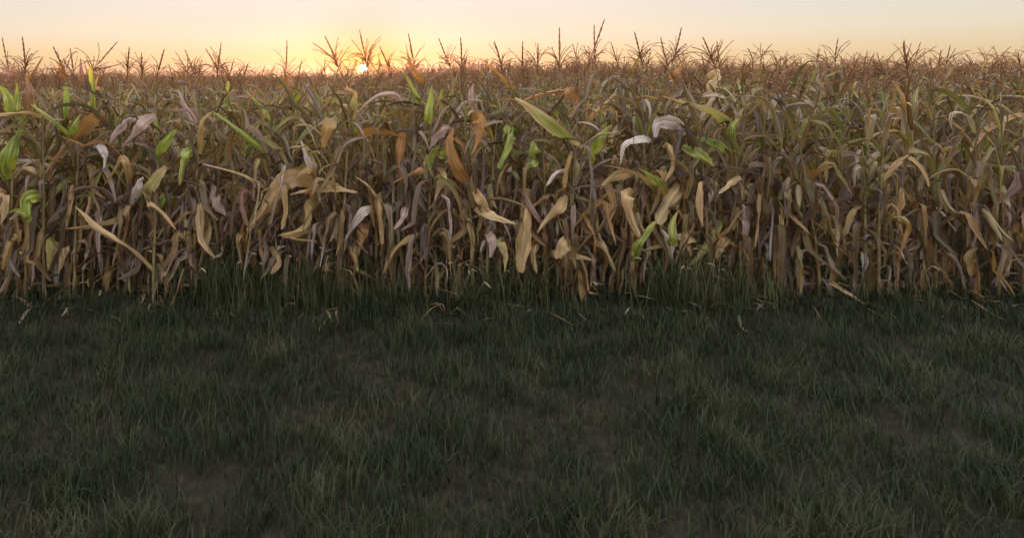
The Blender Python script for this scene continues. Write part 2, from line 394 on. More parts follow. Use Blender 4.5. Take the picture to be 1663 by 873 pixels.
def gen_ear(rr, husks=4):
    """a dry ear in its husk, base at the origin, pointing along +Z; the open husk leaves come back as separate pieces"""
    Ln = rr.uniform(.19, .26); r = rr.uniform(.024, .031)
    core = MB(); pts, rad = [], []
    for i in range(9):
        s = i / 8
        pts.append(Vector((.006 * math.sin(3 * s), 0, Ln * s))); rad.append(r * max(.12, (math.sin(math.pi * min(1, .14 + .80 * s)) ** .7)))
    tube(core, pts, rad, 8)
    flaps = []
    for h in range(husks):
        a0 = 6.283 * h / husks + rr.uniform(-.4, .4)
        P, S, NN = [], [], []
        flare = rr.uniform(.01, .07); n = 8; L2 = Ln * rr.uniform(.85, 1.25)
        for i in range(n + 1):
            s = i / n
            rad_ = r * 1.08 * math.sin(math.pi * min(1, .16 + .7 * s)) ** .6 + flare * max(0, s - .5) ** 2 * 4 + .004
            P.append(Vector((math.cos(a0) * rad_, math.sin(a0) * rad_, L2 * s - (.05 * flare / .07) * max(0, s - .8))))
            S.append(Vector((-math.sin(a0), math.cos(a0), 0))); NN.append(Vector((-math.cos(a0), -math.sin(a0), 0)))
        f = MB()
        blade(f, P, S, NN, .052, .5, .06, 1.5, rr.uniform(0, 6), 5, profile=(lambda s: (.6 + .4 * sstep(0, .3, s)) * max(0, 1 - s ** 3) ** .7 + .02))
        flaps.append(f)
    return core, flaps

# ------------------------------------------------------------------ libraries of shared pieces
lr = random.Random(5)
LEAVES = {}
for kind, cnt in (('upright', 12), ('arch', 14), ('broken', 14), ('hang', 14), ('rolled', 12), ('crumple', 16)):
    LEAVES[kind] = [gen_leaf(kind, lr, tint=(i * .382) % 1) for i in range(cnt)]
GLEAVES = {}
for kind, cnt in (('upright', 9), ('arch', 9), ('broken', 6)):
    GLEAVES[kind] = [gen_leaf(kind, lr, tint=(.2 + i * .382) % 1, green=lr.choice([.42, .5, .58, .68, .8])) for i in range(cnt)]
ML = {k: [b.mesh('leaf', [M_LEAF]) for b in v] for k, v in LEAVES.items()}
MG = {k: [b.mesh('green_leaf', [M_LEAF]) for b in v] for k, v in GLEAVES.items()}
STALKS = [gen_stalk(lr) for _ in range(6)]
MSTALK = [b.mesh('stalk', [M_STALK]) for b in STALKS]
SPIKES = [gen_spike(lr, lr.uniform(.26, .36), .09) for _ in range(6)]
MSPIKE = [b.mesh('tassel', [M_TASSEL]) for b in SPIKES]
BRANCHES = [gen_branch(lr) for _ in range(10)]
MBRANCH = [b.mesh('tassel_branch', [M_TASSEL]) for b in BRANCHES]
EARS = [gen_ear(lr) for _ in range(5)]
MEAR = [(c.mesh('ear', [M_HUSK]), [f.mesh('husk', [M_HUSK]) for f in fl]) for c, fl in EARS]

stem_ = MB(); 
def rotz(a): return Matrix.Rotation(a, 4, 'Z')
def T3(v): return Matrix.Translation(v)

def joined_tassel(rr, nb, spike=None):
    mb = MB(); sp = spike or rr.choice(SPIKES)
    mb.merge(sp, Matrix.Identity(4))
    for b in range(nb):
        mb.merge(rr.choice(BRANCHES), T3((0, 0, .02 + .11 * b / nb)) @ rotz(b * 2.4 + rr.uniform(-.5, .5)) @ Matrix.Scale(rr.uniform(.7, 1.1), 4))
    return mb
TASSELS = [joined_tassel(lr, lr.randint(9, 16)) for _ in range(10)]
MTASSEL = [b.mesh('tassel', [M_TASSEL]) for b in TASSELS]
def joined_ear(e):
    mb = MB(); mb.merge(e[0], Matrix.Identity(4))
    for f in e[1]: mb.merge(f, Matrix.Identity(4))
    return mb
MEARJ = [joined_ear(e).mesh('ear', [M_HUSK]) for e in EARS]

def plan_plant(rr, greenness=.5, nleaf=17, height=1.0, along=False):
    """where the leaves of one plant go: (kind, green?, index, z, azimuth, scale)"""
    az = rr.uniform(-.35, .75) if along else rr.uniform(0, 6.283); res = []
    for k in range(nleaf):
        t = k / (nleaf - 1)
        z = (.10 + 1.60 * t ** (1.22 if nleaf > 18 else .95)) * height
        if t > .86: kind = rr.choice(['upright', 'upright', 'rolled', 'arch'])
        elif t > .60: kind = rr.choice(['arch', 'arch', 'upright', 'broken', 'rolled'])
        elif t > .38: kind = rr.choice(['arch', 'broken', 'broken', 'hang', 'rolled', 'crumple'])
        else: kind = rr.choice(['hang', 'hang', 'hang', 'broken', 'crumple', 'crumple', 'crumple', 'rolled'])
        g = rr.random() < greenness * (1.5 if t > .45 else .35) and kind in GLEAVES
        idx = rr.randrange(len(GLEAVES[kind] if g else LEAVES[kind]))
        s = rr.uniform(.80, 1.12) * (.8 if t > .93 else 1) * (.85 if t < .15 else 1)
        res.append((kind, g, idx, z, az + math.pi * (k % 2) + rr.uniform(-.6, .6), s))
    return res

ROWS = ['front', 'second', 'third', 'fourth', 'fifth', 'sixth', 'seventh']
ROW_Y = [5.40 + .75 * i for i in range(7)]
plants = []
def make_plant(rr, x, Y, row, height=1.0, greenness=.5, tassel='auto', ear=True, nleaf=17):
    root = bpy.data.objects.new('corn_plant', None)
    root.empty_display_size = .1
    root.location = (x, Y, 0)
    col.objects.link(root)
    tilt = Matrix.Rotation(R(rr.gauss(0, 2.2)), 4, 'X') @ Matrix.Rotation(R(rr.gauss(0, 2.4)), 4, 'Y')
    link('stalk', rr.choice(MSTALK), root, tilt @ rotz(rr.uniform(0, 6.28)) @ Matrix.Diagonal((1, 1, height, 1)))
    for kind, g, idx, z, az, s in plan_plant(rr, greenness, nleaf, height, row == 0):
        link('leaf', (MG if g else ML)[kind][idx], root, tilt @ T3((0, 0, z)) @ rotz(az) @ Matrix.Scale(s, 4))
    if row <= 1:                                    # withered lower leaves hanging close to the stalk
        for _ in range(7):
            kind = rr.choice(['hang', 'hang', 'broken', 'crumple'])
            az = rr.gauss(-1.57, 1.3)
            link('leaf', rr.choice(ML[kind]), root, tilt @ T3((0, 0, rr.uniform(.38, 1.12))) @ rotz(az) @ Matrix.Diagonal((1, rr.uniform(1.0, 1.45), rr.uniform(.8, 1.1), 1)))
    top = tilt @ Vector((0, 0, STALK_H * height))
    if tassel == 'auto' and rr.random() < .8:
        hgt = rr.uniform(.0, .22); b_ = top + tilt.to_3x3() @ Vector((0, 0, hgt))
        M = T3(b_) @ tilt @ rotz(rr.uniform(0, 6.28)) @ Matrix.Rotation(R(rr.gauss(0, 9)), 4, 'X') @ Matrix.Scale(rr.uniform(.8, 1.25), 4)
        link('tassel_stem', MSTEM, root, T3(top * .97) @ Matrix.Diagonal((1, 1, hgt + .05, 1)))
        if row == 0: split_tassel(rr, root, M, rr.choice(MSPIKE), rr.randint(8, 13))
        else: link('tassel', rr.choice(MTASSEL), root, M)
    if ear and rr.random() < .75:
        down = R(rr.choice([20, 30, 150, 165, 160]))
        M = T3((0, 0, rr.uniform(.75, 1.05))) @ rotz(rr.gauss(-1.57, 1.0)) @ T3((.02, 0, 0)) @ Matrix.Rotation(down, 4, 'Y')
        if row <= 1:
            me, fl = rr.choice(MEAR)
            e = link('ear', me, root, M)
            for f in fl: link('husk', f, e)
        else: link('ear', rr.choice(MEARJ), root, M)
    plants.append((root, row))
    return root, top
def split_tassel(rr, root, M, spike, nb, ksc=1.0):
    t = link('tassel', spike, root, M)
    for b in range(nb):
        link('tassel_branch', rr.choice(MBRANCH), t, T3((0, 0, .02 + .12 * b / nb)) @ rotz(b * 2.4 + rr.uniform(-.5, .5)) @ Matrix.Scale(rr.uniform(.75, 1.15) * ksc, 4))

tube(stem_, [Vector((0, 0, 0)), Vector((0, 0, .5)), Vector((0, 0, 1))], [.0055, .005, .0045], 5)
MSTEM = stem_.mesh('tassel_stem', [M_STALK])
# ------------------------------------------------------------------ tassels that stand out against the sky: (tip u, v), (base u, v), branches, branch scale
HERO_TASSELS = [
    ((3, 62), (18, 132), 6, .9), ((44, 60), (40, 128), 8, 1.0), ((86, 76), (112, 130), 6, 1.0), ((192, 67), (138, 128), 9, 1.25), ((209, 76), (206, 132), 7, .9),
    ((265, 79), (253, 135), 5, .8), ((301, 80), (322, 134), 7, 1.1), ((360, 69), (352, 132), 9, 1.1), ((402, 104), (393, 135), 5, .7), ((470, 66), (462, 130), 7, 1.0),
    ((531, 57), (553, 118), 9, 1.1), ((584, 48), (598, 116), 9, 1.1), ((600, 82), (588, 130), 8, .8), ((616, 75), (640, 128), 5, .8), ((664, 53), (676, 122), 8, .9), ((711, 62), (734, 116), 7, 1.0), ((754, 61), (748, 122), 7, 1.0),
    ((808, 66), (817, 122), 6, .9), ((845, 67), (850, 126), 8, 1.0), ((876, 70), (872, 124), 7, 1.0), ((907, 45), (909, 122), 6, 1.1), ((963, 40), (967, 112), 9, 1.0), ((981, 31), (952, 118), 7, .9),
    ((1033, 51), (1044, 112), 9, 1.0), ((1070, 61), (1086, 112), 7, .9), ((1110, 44), (1090, 108), 8, 1.0), ((1145, 59), (1163, 116), 9, 1.2), ((1165, 66), (1168, 118), 6, .9)]

# ------------------------------------------------------------------ leaves that can be picked out in the photograph
# (points base -> tip in photo pixels, width in pixels, colour key, twist in degrees, row)
C = dict(org=(.41, 0), tan=(.16, 0), straw=(.28, 0), ochre=(.47, 0), mauve=(.71, 0), dark=(.80, 0), white=(.91, 0), brown=(.02, 0),
         grn=(.28, 1.15), gry=(.40, .80), gstraw=(.28, .55), gpale=(.91, .85))
HERO_LEAVES = [
    ([(171, 186), (150, 195), (125, 224), (102, 250)], 23, 'org', 10, 0),
    ([(10, 292), (11, 262), (20, 232), (33, 208)], 25, 'grn', 10, 0),
    ([(97, 297), (80, 274), (55, 263), (22, 260)], 11, 'white', 35, 0), ([(96, 296), (60, 284), (35, 276), (17, 288)], 13, 'straw', 40, 0),
    ([(74, 322), (56, 318), (43, 326), (44, 342), (50, 357)], 19, 'grn', 10, 0), ([(47, 354), (28, 341), (13, 346)], 9, 'grn', 30, 0),
    ([(250, 442), (215, 408), (190, 392), (158, 370), (140, 352), (121, 334)], 12, 'straw', 30, 0), ([(212, 352), (192, 356), (165, 364), (130, 370), (92, 373)], 9, 'tan', 30, 0),
    ([(290, 337), (279, 326), (266, 323), (256, 342), (249, 362)], 15, 'grn', 15, 0), ([(214, 336), (238, 312), (257, 286), (269, 270)], 17, 'gstraw', 10, 0),
    ([(214, 338), (220, 312), (226, 292), (233, 288)], 14, 'white', 10, 0), ([(216, 306), (209, 282), (203, 262), (197, 256), (192, 264)], 10, 'tan', 20, 0),
    ([(200, 260), (185, 280), (168, 302)], 8, 'ochre', 20, 0),
    ([(252, 187), (232, 200), (215, 218), (198, 238)], 17, 'mauve', 10, 0), ([(218, 192), (203, 196), (188, 214), (177, 234)], 16, 'mauve', 20, 0),
    ([(162, 236), (170, 248), (172, 260), (169, 274)], 13, 'white', 5, 0), ([(70, 189), (40, 184), (15, 185), (-12, 187)], 9, 'tan', 15, 0),
    ([(119, 224), (98, 205), (78, 188), (48, 168)], 11, 'gry', 10, 0), ([(114, 222), (122, 205), (133, 184)], 13, 'grn', 10, 0),
    ([(105, 204), (106, 178), (108, 158), (106, 141)], 14, 'grn', 0, 0), ([(152, 190), (150, 160), (148, 132), (146, 107)], 12, 'gry', 0, 0),
    ([(26, 182), (27, 158), (27, 134)], 12, 'gry', 5, 0), ([(16, 184), (14, 160), (0, 144), (-12, 150)], 15, 'gry', 5, 0), ([(45, 182), (46, 150), (43, 118)], 15, 'brown', 5, 0),
    ([(40, 130), (55, 118), (70, 92)], 6, 'org', 5, 0), ([(106, 128), (98, 110), (92, 102)], 9, 'org', 5, 1), ([(140, 140), (133, 118), (131, 94)], 6, 'dark', 5, 1), ([(20, 128), (8, 112), (-6, 108)], 8, 'dark', 5, 0),
    ([(152, 140), (148, 122), (147, 105)], 8, 'org', 5, 1),
    ([(370, 170), (369, 150), (371, 132)], 10, 'gry', 5, 1), ([(438, 252), (405, 228), (375, 205), (348, 184)], 12, 'grn', 10, 0), ([(440, 194), (420, 170), (397, 146)], 9, 'gry', 10, 1),
    ([(254, 252), (270, 230), (287, 209)], 14, 'grn', 10, 0), ([(325, 250), (326, 215), (330, 195), (345, 181)], 11, 'tan', 10, 0), ([(320, 200), (300, 172), (290, 146)], 10, 'mauve', 10, 0),
    ([(320, 246), (305, 250), (297, 272), (292, 300)], 22, 'gry', 5, 0), ([(440, 310), (412, 292), (388, 280), (328, 266)], 8, 'straw', 30, 0),
    ([(512, 306), (494, 292), (466, 291), (446, 314), (426, 344), (401, 375)], 27, 'tan', 8, 0), ([(514, 310), (535, 302), (558, 305), (581, 311)], 18, 'tan', 25, 0), ([(512, 308), (492, 313), (470, 317)], 9, 'straw', 20, 0),
    ([(513, 318), (500, 330), (502, 348), (497, 364), (478, 374), (451, 382)], 13, 'ochre', 20, 0), ([(515, 370), (490, 377), (470, 381), (457, 381), (480, 389), (514, 392)], 10, 'ochre', 20, 0),
    ([(618, 343), (595, 341), (576, 361), (560, 391)], 13, 'white', 15, 0), ([(577, 242), (580, 224), (602, 213), (630, 215), (659, 227)], 14, 'org', 20, 0),
    ([(656, 212), (651, 240), (648, 272), (659, 300)], 20, 'org', 15, 0), ([(726, 212), (708, 222), (697, 242)], 16, 'mauve', 10, 0),
    ([(726, 248), (707, 249), (699, 266), (704, 288)], 19, 'grn', 10, 0), ([(704, 268), (692, 274), (665, 285), (635, 299)], 11, 'org', 15, 0), ([(711, 270), (718, 288), (713, 306), (706, 327)], 14, 'straw', 15, 0),
    ([(767, 302), (750, 286), (737, 262), (730, 230), (737, 208)], 17, 'org', 15, 0), ([(776, 194), (778, 215), (766, 252)], 20, 'org', 10, 0), ([(766, 303), (783, 328), (797, 348)], 14, 'tan', 10, 0),
    ([(771, 338), (800, 350), (840, 364)], 13, 'straw', 15, 0), ([(847, 213), (830, 210), (820, 236), (808, 273)], 25, 'grn', 5, 0),
    ([(931, 229), (905, 211), (880, 192), (858, 174), (836, 160)], 18, 'gstraw', 8, 0), ([(966, 263), (945, 243), (918, 229)], 16, 'gstraw', 8, 0), ([(961, 252), (976, 222), (994, 203)], 15, 'gry', 8, 0),
    ([(872, 258), (866, 244), (866, 230)], 17, 'gpale', 5, 0), ([(874, 258), (866, 266), (854, 270)], 11, 'gpale', 5, 0), ([(921, 277), (903, 282), (887, 302)], 10, 'white', 15, 0), ([(930, 246), (921, 275), (916, 305)], 12, 'ochre', 10, 0),
    ([(857, 306), (853, 345), (848, 392), (844, 442)], 30, 'tan', 0, 0), ([(888, 317), (875, 327), (860, 338)], 10, 'brown', 10, 0), ([(921, 318), (902, 345), (873, 378)], 15, 'tan', 10, 0),
    ([(1030, 282), (1003, 286), (976, 307)], 16, 'straw', 15, 0), ([(900, 412), (935, 416), (964, 424)], 11, 'straw', 10, 0), ([(928, 392), (915, 400), (903, 420)], 20, 'tan', 10, 0), ([(968, 385), (980, 405), (1000, 442)], 12, 'straw', 10, 0),
    ([(1112, 220), (1098, 202), (1080, 198), (1067, 203), (1064, 223)], 19, 'white', 15, 0), ([(1187, 252), (1161, 232), (1132, 224)], 13, 'gpale', 12, 0), ([(1108, 237), (1138, 252), (1160, 271)], 16, 'gry', 12, 0),
    ([(1190, 212), (1180, 196), (1160, 183), (1135, 176), (1076, 157)], 14, 'gstraw', 15, 0), ([(1050, 226), (1030, 228), (1012, 238), (1007, 266)], 11, 'white', 20, 0),
    ([(1078, 322), (1066, 302), (1054, 288), (1038, 274)], 20, 'gry', 5, 0), ([(1078, 320), (1055, 298), (1028, 280), (978, 268)], 8, 'straw', 20, 0), ([(1105, 300), (1084, 330), (1069, 364)], 27, 'straw', 8, 0),
    ([(1084, 236), (1093, 258), (1092, 275), (1080, 295)], 13, 'straw', 10, 0), ([(1019, 316), (1023, 350), (1038, 384)], 17, 'tan', 10, 0), ([(1027, 432), (1034, 402), (1048, 378), (1063, 360)], 17, 'gpale', 8, 0),
    ([(1091, 392), (1094, 365), (1102, 342)], 13, 'gpale', 5, 0), ([(1124, 384), (1086, 395), (1048, 405)], 17, 'straw', 10, 0), ([(1095, 424), (1089, 395), (1076, 372)], 15, 'white', 5, 0),
    ([(1172, 356), (1156, 386), (1130, 418), (1105, 442)], 12, 'gstraw', 8, 0), ([(1162, 122), (1153, 145), (1174, 174)], 18, 'straw', 10, 1), ([(922, 146), (888, 151), (850, 163)], 11, 'org', 20, 1),
    ([(921, 147), (933, 166), (925, 192)], 13, 'org', 10, 1), ([(812, 204), (813, 185), (808, 164)], 13, 'grn', 5, 1), ([(828, 138), (806, 118), (779, 94)], 7, 'org', 8, 1), ([(777, 192), (765, 160), (769, 136)], 10, 'mauve', 8, 1),
    ([(676, 160), (667, 137), (654, 113)], 12, 'gry', 8, 0), ([(682, 128), (666, 102), (658, 70)], 8, 'org', 8, 0), ([(645, 138), (668, 114), (692, 92)], 5, 'dark', 10, 0), ([(692, 130), (712, 120), (732, 111)], 5, 'dark', 10, 0),
    ([(655, 168), (640, 154), (612, 157), (582, 181)], 11, 'mauve', 15, 0), ([(570, 190), (575, 165), (576, 152), (563, 144)], 13, 'gstraw', 5, 0), ([(702, 146), (715, 168), (730, 188)], 7, 'brown', 8, 0),
    ([(696, 194), (698, 165), (701, 138)], 13, 'grn', 5, 0), ([(713, 182), (715, 165), (719, 144)], 11, 'gry', 5, 1), ([(580, 392), (574, 412), (580, 444)], 18, 'straw', 5, 0),
    ([(707, 381), (676, 387), (645, 405), (624, 443)], 16, 'ochre', 8, 0), ([(709, 366), (722, 382), (738, 404)], 9, 'straw', 10, 0), ([(613, 312), (617, 345), (621, 396)], 16, 'tan', 8, 0), ([(592, 356), (588, 380), (582, 414)], 16, 'org', 8, 0),
    ([(505, 270), (495, 250), (489, 228)], 10, 'white', 8, 0), ([(504, 276), (493, 280), (483, 288)], 10, 'straw', 8, 0), ([(610, 318), (600, 303), (578, 287)], 6, 'straw', 15, 0), ([(584, 224), (566, 205), (547, 192)], 12, 'gry', 8, 0),
    ([(542, 190), (531, 212), (525, 244)], 20, 'ochre', 5, 0), ([(1204, 288), (1184, 296), (1167, 313)], 13, 'straw', 10, 0), ([(1188, 232), (1190, 208), (1202, 192)], 13, 'grn', 8, 0),
    ([(24, 382), (15, 410), (4, 438)], 22, 'ochre', 5, 0), ([(2, 312), (6, 332), (2, 362)], 20, 'tan', 5, 0), ([(86, 388), (83, 412), (78, 440)], 17, 'gstraw', 5, 0), ([(104, 402), (100, 420), (94, 444)], 14, 'straw', 5, 0),
    ([(158, 178), (135, 176), (112, 186)], 9, 'mauve', 15, 1), ([(475, 133), (466, 150), (455, 170)], 9, 'brown', 10, 1), ([(484, 168), (482, 150), (487, 130)], 10, 'gry', 5, 1), ([(463, 138), (476, 118), (499, 96)], 6, 'org', 10, 1),
    ([(1098, 135), (1085, 112), (1076, 104)], 6, 'brown', 8, 1), ([(1093, 122), (1105, 110), (1114, 90)], 8, 'org', 8, 1), ([(960, 190), (985, 168), (1000, 150)], 9, 'straw', 15, 1),
    ([(240, 330), (262, 345), (285, 372)], 10, 'tan', 10, 0), ([(345, 300), (352, 330), (366, 350)], 14, 'mauve', 10, 0), ([(335, 350), (338, 380), (332, 412)], 15, 'gstraw', 5, 0), ([(300, 360), (306, 395), (304, 425)], 12, 'straw', 5, 0),
    ([(660, 330), (652, 352), (640, 372)], 14, 'mauve', 10, 0), ([(455, 300), (462, 340), (457, 372)], 14, 'tan', 5, 0), ([(440, 400), (452, 424), (440, 444)], 13, 'tan', 8, 0), ([(790, 372), (800, 392), (796, 418)], 13, 'mauve', 8, 0),
    ([(812, 392), (822, 416), (820, 442)], 13, 'gstraw', 5, 0), ([(876, 384), (868, 412), (872, 444)], 15, 'straw', 5, 0), ([(1140, 300), (1136, 335), (1142, 368)], 13, 'tan', 5, 0), ([(1185, 382), (1170, 400), (1166, 432)], 13, 'straw', 5, 0),
    ([(140, 300), (146, 325), (138, 356)], 12, 'tan', 5, 0), ([(398, 300), (394, 330), (402, 366)], 13, 'dark', 5, 0), ([(985, 300), (996, 330), (990, 362)], 12, 'tan', 5, 0)]

# stalks of the front row that carry the leaves one can pick out, by photo column, with what sets each apart
HERO_STALKS = {
    8: 'broad upright green leaf at the left edge of the field', 40: 'dark brown curled top leaves under a feathery tassel at the left', 74: 'small arched bright green leaf low down at left',
    97: 'bleached white leaves arching left at waist height', 118: 'green and brown blade slanting up to the left', 152: 'narrow upright leaf, green below and orange at the tip',
    170: 'broad orange brown leaf drooping to the left', 214: 'pale green leaf rising to the right and a pinkish withered one', 252: 'broad mauve grey withered leaf and a bright green one', 290: 'small folded bright green leaf hanging over a brown gap',
    320: 'wide yellow green leaf hanging beside its stalk', 345: 'many branched tassel left of the sun, over withered mauve leaves', 398: 'dull dark leaves hanging over dark green weeds', 440: 'long dark green blade slanting up to the left',
    514: 'long broad tan leaf drooping to the left above dark weeds', 544: 'hanging ochre leaf just left below the sun', 578: 'arched orange leaf below the setting sun', 616: 'pinkish white leaf drooping low to the left', 656: 'curled orange leaf hanging right of the sun',
    690: 'blue green upright leaf behind crossed dark blades', 708: 'yellow green leaf folded over and a pale leaf under it', 734: 'mauve leaf and leaning twin tassels', 770: 'two broad orange leaves, one rising and one hanging', 846: 'broad bright green leaf hanging straight down',
    858: 'very wide ochre leaf hanging down to the grass', 876: 'small blue green leaves at chest height', 922: 'white arched leaf above brown hanging ones', 932: 'long blade, orange at its tip and green at its base', 964: 'yellow green leaf forking up to the right',
    1030: 'straw coloured leaf drooping to the left beside a pale green low one', 1078: 'yellow green wide leaf above a pale straw one', 1104: 'very broad straw leaf slanting down to the left', 1112: 'white tipped leaf folded over an orange one',
    1186: 'mint green blade at the right side of the photo', 1172: 'bent green and straw leaf reaching down near the right side', 1200: 'straw leaf hanging beside a green one farthest right'}

pr = random.Random(21)
xs0 = []                                            # front row stalks, in photo columns
for u in HERO_STALKS: xs0.append((u, True))
def fill(us, lo, hi, gap, rr):
    base = sorted(us); res = []
    allu = [lo] + base + [hi]
    for a, b in zip(allu, allu[1:]):
        k = int((b - a) / gap)
        for i in range(1, k + 1):
            if k: res.append(a + (b - a) * i / (k + 1) + rr.uniform(-5, 5))
    return res
px = F / ROW_Y[0]
for u in fill([a for a, _ in xs0], -30, 1690, .19 * px, pr): xs0.append((u, False))
xs0.sort()

front = []
for u, hero in xs0:
    Y = ROW_Y[0] + pr.uniform(-.16, .16)
    front.append(dict(u=u, hero=hero, Y=Y, row=0))
second = []
u = -40
while u < 1690:
    second.append(dict(u=u, hero=False, Y=ROW_Y[1] + pr.uniform(-.1, .1), row=1)); u += pr.uniform(.15, .22) * F / ROW_Y[1]

# give each sky tassel to the nearest plant of the first two rows
for k, (tip, base, nb, bs) in enumerate(HERO_TASSELS):
    pool = front if k % 3 else second
    c = min((p for p in pool if 'tassel' not in p), key=lambda p: abs(p['u'] - base[0]))
    c['tassel'] = (tip, base, nb, bs)

TAS_TXT = {}
for p in front + second:
    x = (p['u'] - U0) / F * p['Y']
    g = .5
    if p['row'] == 0 and p['hero']:
        root, top = make_plant(pr, x, p['Y'], 0, pr.uniform(.95, 1.0), .25, None if 'tassel' in p else ('auto' if pr.random() < .45 else None), True, 24)
    else:
        root, top = make_plant(pr, x, p['Y'], p['row'], pr.uniform(.90, 1.0), g, None if 'tassel' in p else ('auto' if (p['u'] > 1230 or pr.random() < .8) else None), True, 24)
    p['root'] = root; p['top'] = top
    if 'tassel' in p:
        tip, base, nb, bs = p['tassel']
        B = W(base[0], base[1], p['Y']) - root.location; Tp = W(tip[0], tip[1], p['Y'] + pr.uniform(-.05, .05)) - root.location
        d = Tp - B; Ln = d.length
        neck = MB(); mid = (top + B) / 2 + Vector((0, 0, .01))
        start = top * .93
        tube(neck, [start, start * .5 + mid * .5, mid * .5 + B * .5, B], [.0055, .005, .0045, .004], 5)
        link('tassel_stem', neck.mesh('tassel_stem', [M_STALK]), root)
        sp = gen_spike(pr, Ln, .04, 16, 5, .0074).mesh('tassel', [M_TASSEL])
        M = T3(B) @ d.to_track_quat('Z', 'Y').to_matrix().to_4x4()
        split_tassel(pr, root, M, sp, nb + 8, bs)

def hero_leaf(spec, k):
    pts, wpx, ck, twd, row = spec
    pool = front if row == 0 else second
    b = pts[0]
    c = min(pool, key=lambda p: abs(p['u'] - b[0]) - (6 if p['hero'] else 0))
    Y = c['Y']; rr = random.Random(100 + k)
    loc = c['root'].location
    # densify the outline's midline with a Catmull-Rom curve, then move it towards the camera as it leaves the stalk
    stalk_u = c['u']
    ctrl = list(pts)
    if abs(stalk_u - b[0]) > 5: ctrl = [(stalk_u, b[1] + 5)] + ctrl
    q = [ctrl[0]] + ctrl + [ctrl[-1]]
    n_per = 5 if len(ctrl) <= 4 else 4
    line = []
    for i in range(1, len(q) - 2):
        for j in range(n_per):
            t = j / n_per
            line.append([.5 * ((2 * q[i][a]) + (-q[i - 1][a] + q[i + 1][a]) * t + (2 * q[i - 1][a] - 5 * q[i][a] + 4 * q[i + 1][a] - q[i + 2][a]) * t * t +
                               (-q[i - 1][a] + 3 * q[i][a] - 3 * q[i + 1][a] + q[i + 2][a]) * t ** 3) for a in (0, 1)])
    line.append(list(ctrl[-1]))
    n = len(line) - 1
    out_ = rr.uniform(.16, .30) if row == 0 else rr.uniform(.25, .4)
    P = [W(uv[0], uv[1], Y - .012 - out_ * sstep(0, .45, i / n)) - loc for i, uv in enumerate(line)]
    S, NN = [], []
    tw0 = R(twd) * rr.choice([-1, 1]); tw1 = tw0 + R(rr.uniform(-45, 45))
    for i in range(n + 1):
        T = (P[min(i + 1, n)] - P[max(i - 1, 0)]).normalized()
        view = (P[i] + loc - Vector((0, 0, CAMH))).normalized()
        s0 = T.cross(view).normalized(); n0 = s0.cross(T)
        a = tw0 + (tw1 - tw0) * i / n
        S.append(s0 * math.cos(a) + n0 * math.sin(a)); NN.append(n0 * math.cos(a) - s0 * math.sin(a))
    tint, g = C[ck]
    mb = MB()
    fo = rr.uniform(.25, .70); fq = rr.uniform(3, 7)
    if ck == 'gstraw': gv = lambda s: g + .25 - .55 * s
    elif ck == 'gry': gv = lambda s: g + .15 - .25 * s
    else: gv = g
    wide = wpx > 24
    cut = rr.choice([1, .98, .95, .9]) if not wide else .88
    blade(mb, P, S, NN, wpx / F * Y * 1.08, (lambda s: fo + .45 * math.sin(fq * s + fo * 9)), rr.uniform(.06, .16), rr.uniform(1.5, 4), rr.uniform(0, 6), 5, tint + rr.uniform(-.03, .03), gv, 1.0,
          (lambda s: lance_profile(s, cut)), 0, .22, rr, .05 if ck in ('grn', 'gry', 'gpale') else .15)
    green_word = ck in ('grn', 'gry', 'gstraw', 'gpale')
    o = link('leaf', mb.mesh('hero_leaf', [M_LEAF]), c['root'])
    word = dict(org='orange brown withered leaf', tan='tan dry leaf', straw='straw coloured dry leaf', ochre='ochre dry leaf', mauve='mauve grey withered leaf', dark='dark brown withered leaf', white='bleached white leaf',
                brown='brown withered leaf', grn='bright green leaf', gry='yellow green leaf', gstraw='half green straw leaf', gpale='pale mint green leaf')[ck]
    o['label'] = word
for k, spec in enumerate(HERO_LEAVES): hero_leaf(spec, k)

# ------------------------------------------------------------------ rows three to six within the photograph: plants one by one
deep = []
budget = 300 - len(plants)
for r in range(2, 7):
    Y0 = ROW_Y[r]; u = -15 + pr.uniform(0, 20)
    while u < 1215 and budget > 0:
        Y = Y0 + pr.uniform(-.1, .1)
        x = (u - U0) / F * Y
        rise = .075 * sstep(-1, 3.5, x)
        make_plant(pr, x, Y, r, pr.uniform(.90, 1.02) + rise, .6, 'auto' if pr.random() < .95 else None, r < 4, 17)
        budget -= 1
        u += pr.uniform(.16, .23) * F / Y0
    deep.append((r, u))

# ------------------------------------------------------------------ names for the plants
ORD = 'first second third fourth fifth sixth seventh eighth ninth tenth eleventh twelfth thirteenth fourteenth fifteenth sixteenth seventeenth eighteenth nineteenth twentieth'.split()
STOP = 'to a the below at of left just and above one over its beside under an in on'.split()
def brief(u):
    w = HERO_STALKS[u].replace(',', '').split()[:5]
    while len(w) > 2 and w[-1] in STOP: w.pop()
    return ' '.join(w)
ORD += ['twenty-' + w for w in ORD[:9]]
for i, p in enumerate(front):
    o = p['root']; o['category'] = 'corn plant'
    if p['hero']:
        o['label'] = 'corn plant with ' + HERO_STALKS[p['u']]
        o['group'] = 'corn plants along the front edge of the field'
    else:
        o['group'] = 'corn plants along the front edge of the field'
        lh = next((q['u'] for q in reversed(front[:i]) if q['hero']), None); rh = next((q['u'] for q in front[i + 1:] if q['hero']), None)
        short = brief
        if rh is None: o['label'] = '%s dry plant from the right end of the front row of corn' % ORD[len(front) - i - 1]
        elif lh is None: o['label'] = 'dry front row corn plant left of the broad upright green leaf'
        else: o['label'] = '%s front row plant right of the one with %s' % (ORD[i - max(j for j in range(i) if front[j]['u'] == lh) - 1], short(lh).rstrip(','))
hero_us = sorted(HERO_STALKS)
seen_ = {}
